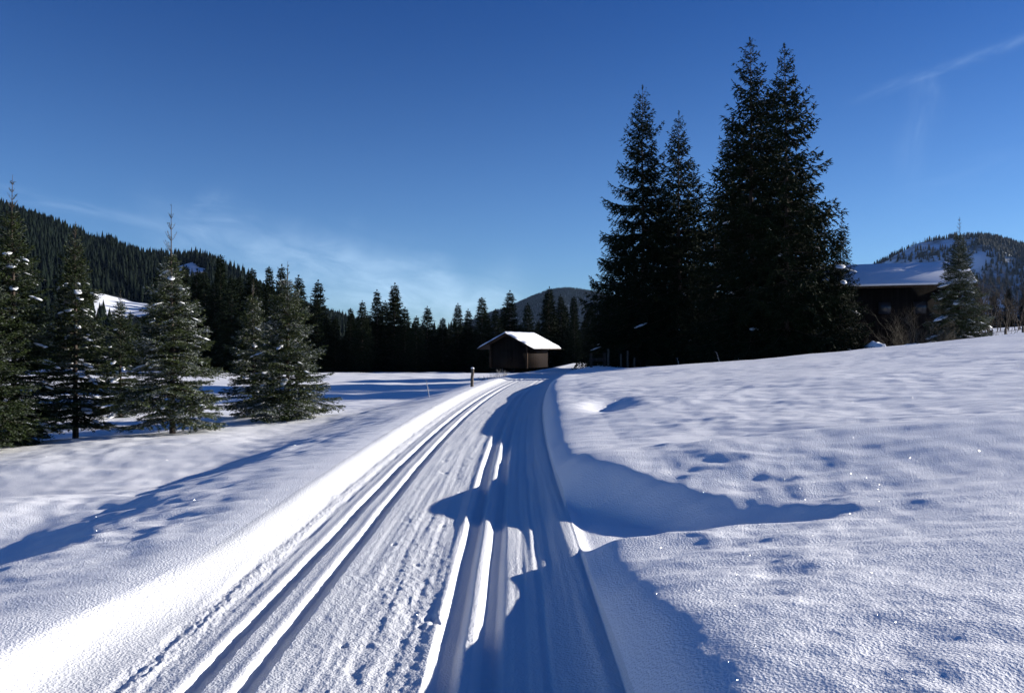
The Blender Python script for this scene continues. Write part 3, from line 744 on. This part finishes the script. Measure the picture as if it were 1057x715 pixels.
# ------------------------------------------------------------------ farmhouse
def build_farm():
    x, d = 29.5, 65.0; yaw = R(-20); z0 = 1.2
    root = empty('farmhouse', (x, d, z0), yaw)
    tag(root, 'long dark timber farmhouse with a shaded snow roof behind the shrubs', 'farmhouse')
    L, w, eh, rh = 10.8, 8.4, 5.05, 6.75; hw = w / 2; t = .2
    m = MB()
    for x0, x1 in ((-L / 2, -L / 2 + t), (L / 2 - t, L / 2)):
        P = np.array([[x0, -hw, 0], [x0, hw, 0], [x0, hw, eh], [x0, 0, rh], [x0, -hw, eh], [x1, -hw, 0], [x1, hw, 0], [x1, hw, eh], [x1, 0, rh], [x1, -hw, eh]])
        m.add(P, Q=[[0, 1, 6, 5], [1, 2, 7, 6], [2, 3, 8, 7], [3, 4, 9, 8], [4, 0, 5, 9], [0, 4, 2, 1], [5, 6, 7, 9]], T=[[4, 3, 2], [9, 7, 8]])
    for sy in (-1, 1): m.box((0, sy * (hw - t / 2), eh / 2), (L - 2 * t - .01, t, eh))
    m.build('wall', M_dark, root)
    sl = (rh - eh) / hw; ov = .75; an = math.atan(sl)
    for sy in (-1, 1):
        ln = math.hypot(hw + ov, sl * (hw + ov)); cy = sy * (hw + ov) / 2; cz = rh - sl * (hw + ov) / 2 + .1
        Mx = np.array([[1, 0, 0], [0, math.cos(an), -(-sy) * math.sin(an) * -1 * -1], [0, -sy * math.sin(an), math.cos(an)]])
        Mx = np.array([[1, 0, 0], [0, math.cos(an), sy * math.sin(an)], [0, -sy * math.sin(an), math.cos(an)]])
        r_ = MB(); r_.box((0, cy, cz), (L + 1.8, ln, .14), Mx); ro = r_.build('roof', M_beam, root)
        s_ = MB(); off = Mx @ np.array([0, 0, .17]); s_.box(np.array([0, cy, cz]) + off, (L + 1.75, ln - .06, .19), Mx); so_ = s_.build('snow_cover', M_snowcap, ro)
        bv = so_.modifiers.new('bevel', 'BEVEL'); bv.width = .07; bv.segments = 3
    for k_, xx in enumerate((-2.2, .2, 2.6)):
        m = MB(); m.box((xx, -hw - .03, 3.3), (1.05, .08, 1.1)); f = m.build('window', M_dark, root)
        g_ = MB(); g_.box((xx, -hw - .085, 3.3), (.85, .02, .9)); g_.build('pane', M_glass, f)
    m = MB(); m.box((-3.4, -hw - .05, 1.1), (1.3, .1, 2.2)); m.build('door', M_dark, root)
mg, k, b = mat('dark_glass'); b.inputs['Base Color'].default_value = (.02, .022, .025, 1); b.inputs['Roughness'].default_value = .1; M_glass = mg
build_farm()


# ------------------------------------------------------------------ shrubs, posts, stalks
def shrub(name, seed, H, spread, n, matl, r=.012, depth=3, up=.75):
    rg = np.random.default_rng(seed); m = MB()
    def grow(p, d, L_, r_, dep):
        pts = [p]; q = p.copy(); dd = d.copy()
        for i in range(4):
            dd = dd + rg.normal(0, .14, 3) + np.array([0, 0, .06]); dd /= np.linalg.norm(dd); q = q + dd * L_ / 4; pts.append(q.copy())
        m.tube(np.array(pts), np.linspace(r_, r_ * .45, 5), 3, cap=False)
        if dep:
            for j in range(rg.integers(3, 6)):
                k_ = rg.integers(1, 5); nd = dd + rg.normal(0, .55, 3); nd[2] = abs(nd[2]) * .8 + .1; nd /= np.linalg.norm(nd)
                grow(pts[k_], nd, L_ * rg.uniform(.4, .65), r_ * .5, dep - 1)
    for i in range(n):
        a = rg.uniform(0, 6.28); s_ = rg.uniform(0, 1) ** .5
        p = np.array([math.cos(a) * spread * s_ * .6, math.sin(a) * spread * s_ * .6, 0]); d = np.array([math.cos(a) * (1 - up) * 2 * s_, math.sin(a) * (1 - up) * 2 * s_, 1.]); d /= np.linalg.norm(d)
        grow(p, d, H * rg.uniform(.4, .75), r, depth)
    return m.build(name, matl)

SH = [  # px, d, H, spread, n, material, label
    (519, 71, .95, .7, 16, M_frosttwig, 'pale frosted bush standing against the left wall corner of the wooden hut'),
    (508, 72, .55, .6, 12, M_frosttwig, 'low frosted bush left of the hut, right one of the two low ones'),
    (498, 73, .38, .5, 10, M_frosttwig, 'lowest frosted tuft, farthest left of the hut'),
    (943, 47, 3.0, 1.5, 14, M_twig, 'tall leafless shrub in front of the farmhouse wall, left of the lone spruce'),
    (958, 44, 1.9, 1.3, 16, M_twig, 'tangled tawny shrub at the left foot of the lone spruce'),
    (972, 43, 1.2, .9, 14, M_twig, 'low tawny brushwood under the boughs of the lone spruce'),
    (920, 48, 1.7, 1.1, 12, M_brownwood, 'dark leafless shrub left of the tall one, before the farmhouse'),
    (1022, 50, 3.4, 1.4, 12, M_twig, 'tall thin leafless shrub right behind the lone spruce'),
    (905, 47, 1.3, .9, 10, M_brownwood, 'dark low brush by the snow mound at the right foot of the tall clump'),
]
for i, (px, d, H_, sp_, n, ml, lab) in enumerate(SH):
    o = shrub('bare_shrub', 500 + i, H_, sp_, n, ml, r=.014 if d < 60 else .016, depth=3 if H_ > .8 else 2)
    x = (px - 528.5) / 830 * d; o.location = (x, d, gz(x, d) - .05); tag(o, lab, 'shrub', 'leafless shrubs')
# leafless trees behind the fence at the far right
for i, px in enumerate((1012, 1030, 1048, 1066)):
    d = 95 + i * 3; x = (px - 528.5) / 830 * d
    o = shrub('bare_tree', 560 + i, 7.5, 2.2, 9, M_brownwood, r=.07, depth=3, up=.85)
    o.location = (x, d, gz(x, d) - .2); tag(o, 'brown leafless tree in the thicket behind the fence at the right', 'bare tree', 'leafless trees behind the fence')

def post(px, d, h, r_, label, lean=0, cap=True, group=None, name='wooden_post'):
    x = (px - 528.5) / 830 * d; z = gz(x, d)
    root = empty(name, (x, d, z - .25)); m = MB()
    zz = np.linspace(0, h + .25, 7); rg = np.random.default_rng(int(px))
    m.tube(np.column_stack([lean * zz + rg.normal(0, .006, 7), rg.normal(0, .006, 7), zz]), r_ * (1 - .12 * zz / h), 9); m.build('shaft', M_post, root, smooth=True)
    if cap:
        m = MB(); m.blob((lean * (h + .25), 0, h + .27), (r_ * 1.0, r_ * 1.0, r_ * .55), rg); m.build('snow_cap', M_snowcap, root, smooth=True)
    return tag(root, label, 'post', group)
post(487, 29.5, .66, .062, 'single weathered wooden post with a snow cap on the left bank of the trail', lean=.03)

def stalk(px, d, h, lean, label):
    x = (px - 528.5) / 830 * d; m = MB(); rg = np.random.default_rng(int(px))
    zz = np.linspace(0, h, 8); P = np.column_stack([lean * zz ** 1.3, 0 * zz, zz]); m.tube(P, np.linspace(.012, .006, 8), 5)
    for q in range(7):
        k_ = rg.integers(3, 8); e = P[k_] + np.array([rg.normal(0, .05), rg.normal(0, .05), .06]); m.tube(np.array([P[k_], (P[k_] + e) / 2 + .005, e]), [.006, .005, .004], 4)
    o = m.build('frosted_stalk', M_frosttwig); o.location = (x, d, gz(x, d) - .03); tag(o, label, 'stalk', 'frosted stalks sticking out of the snow')
stalk(443, 26, .52, -.22, 'thin white frosted stalk leaning left in the meadow left of the wooden post')
stalk(701, 44, .42, -.3, 'short bent frosted stalk on the slope below the left tall spruces')
stalk(743, 43, .62, -.35, 'taller leaning frosted stalk on the slope below the tall clump')

# fence at the far right, behind the crest
def fence():
    root = empty('wire_fence', (0, 0, 0)); tag(root, 'old wooden post fence behind the snowy slope at the right edge', 'fence')
    pts = []
    for i, px in enumerate((1023, 1038, 1056, 1078, 1100)):
        d = 62 - i * 1.2; x = (px - 528.5) / 830 * d; z = gz(x, d); pts.append((x, d, z)); m = MB()
        m.box((x, d, z + .45), (.13, .13, 1.5), rotz(i * .3)); m.build('post', M_post, root)
    for k_ in range(len(pts) - 1):
        a, b2 = np.array(pts[k_]), np.array(pts[k_ + 1]); m = MB()
        for hh in (.55, 1.0): m.tube(np.linspace(a + [0, -.09, hh], b2 + [0, -.09, hh], 5), .012, 4)
        m.build('wire', M_post, root)
    a = np.array(pts[0]); m = MB(); m.tube(np.linspace(a + [-1.9, .3, .95], a + [.1, -.09, .98], 5), .055, 6); m.build('rail', M_post, root)
fence()
# stakes and feeding rack under the left tall spruce
for i, (px, h) in enumerate(((628, 1.2), (641, 1.0), (648, 1.25), (655, .9))):
    post(px, 55 + (i % 2), h, .07, 'dark thin stake under the boughs of the left tall spruce', cap=False, group='dark stakes under the left tall spruce', name='wooden_stake')
def rack():
    d = 54.0; x = (617 - 528.5) / 830 * d; root = empty('log_rack', (x, d, gz(x, d) - .05), .2)
    tag(root, 'small dark rack of short logs at the left foot of the tall clump', 'log rack')
    for sx in (-.45, .45):
        for sy in (-.15, .15):
            m = MB(); m.tube([(sx, sy, 0), (sx * 1.03, sy, .45), (sx * 1.05, sy, .95)], .04, 6); m.build('leg', M_brownwood, root)
    m = MB(); rg = np.random.default_rng(2)
    for k_ in range(7): m.tube([(-.55 + rg.normal(0, .04), -.12 + .09 * (k_ % 4), .45 + .11 * (k_ // 4)), (.55 + rg.normal(0, .04), -.12 + .09 * (k_ % 4), .47 + .11 * (k_ // 4))], .05, 7)
    m.build('log_pile', M_brownwood, root)
rack()
# snow mounds by the shrubs and under the spruces
rg = np.random.default_rng(77)
for px, d, w, h, lab in ((905, 45.5, .9, .75, 'rounded blue shaded snow mound left of the farmhouse shrubs'), (946, 45, 1.7, .55, 'long low snow mound in front of the tall leafless shrub'),
                         (700, 63, 2.6, 1.3, 'blue shaded snow mound seen between the trunks of the tall clump')):
    x = (px - 528.5) / 830 * d; m = MB(); m.blob((0, 0, 0), (w, w * .7, h), rg, 18, 12); o = m.build('snow_mound', M_snowcap, smooth=True)
    o.location = (x, d, gz(x, d)); tag(o, lab, 'snow mound')

# thin blue winter air
m = bpy.data.materials.new('haze_air'); m.use_nodes = True; k = NT(m.node_tree)
k.n.remove(k.n['Principled BSDF']); v = k.new('ShaderNodeVolumePrincipled'); v.inputs['Color'].default_value = (.40, .62, 1, 1)
v.inputs['Density'].default_value = HAZE; v.inputs['Anisotropy'].default_value = 0; k.l.new(v.outputs[0], k.n['Material Output'].inputs['Volume'])
mb = MB(); mb.box((0, 0, 227), (12400, 12400, 476)); hz = mb.build('haze', m); tag(hz, kind='stuff')
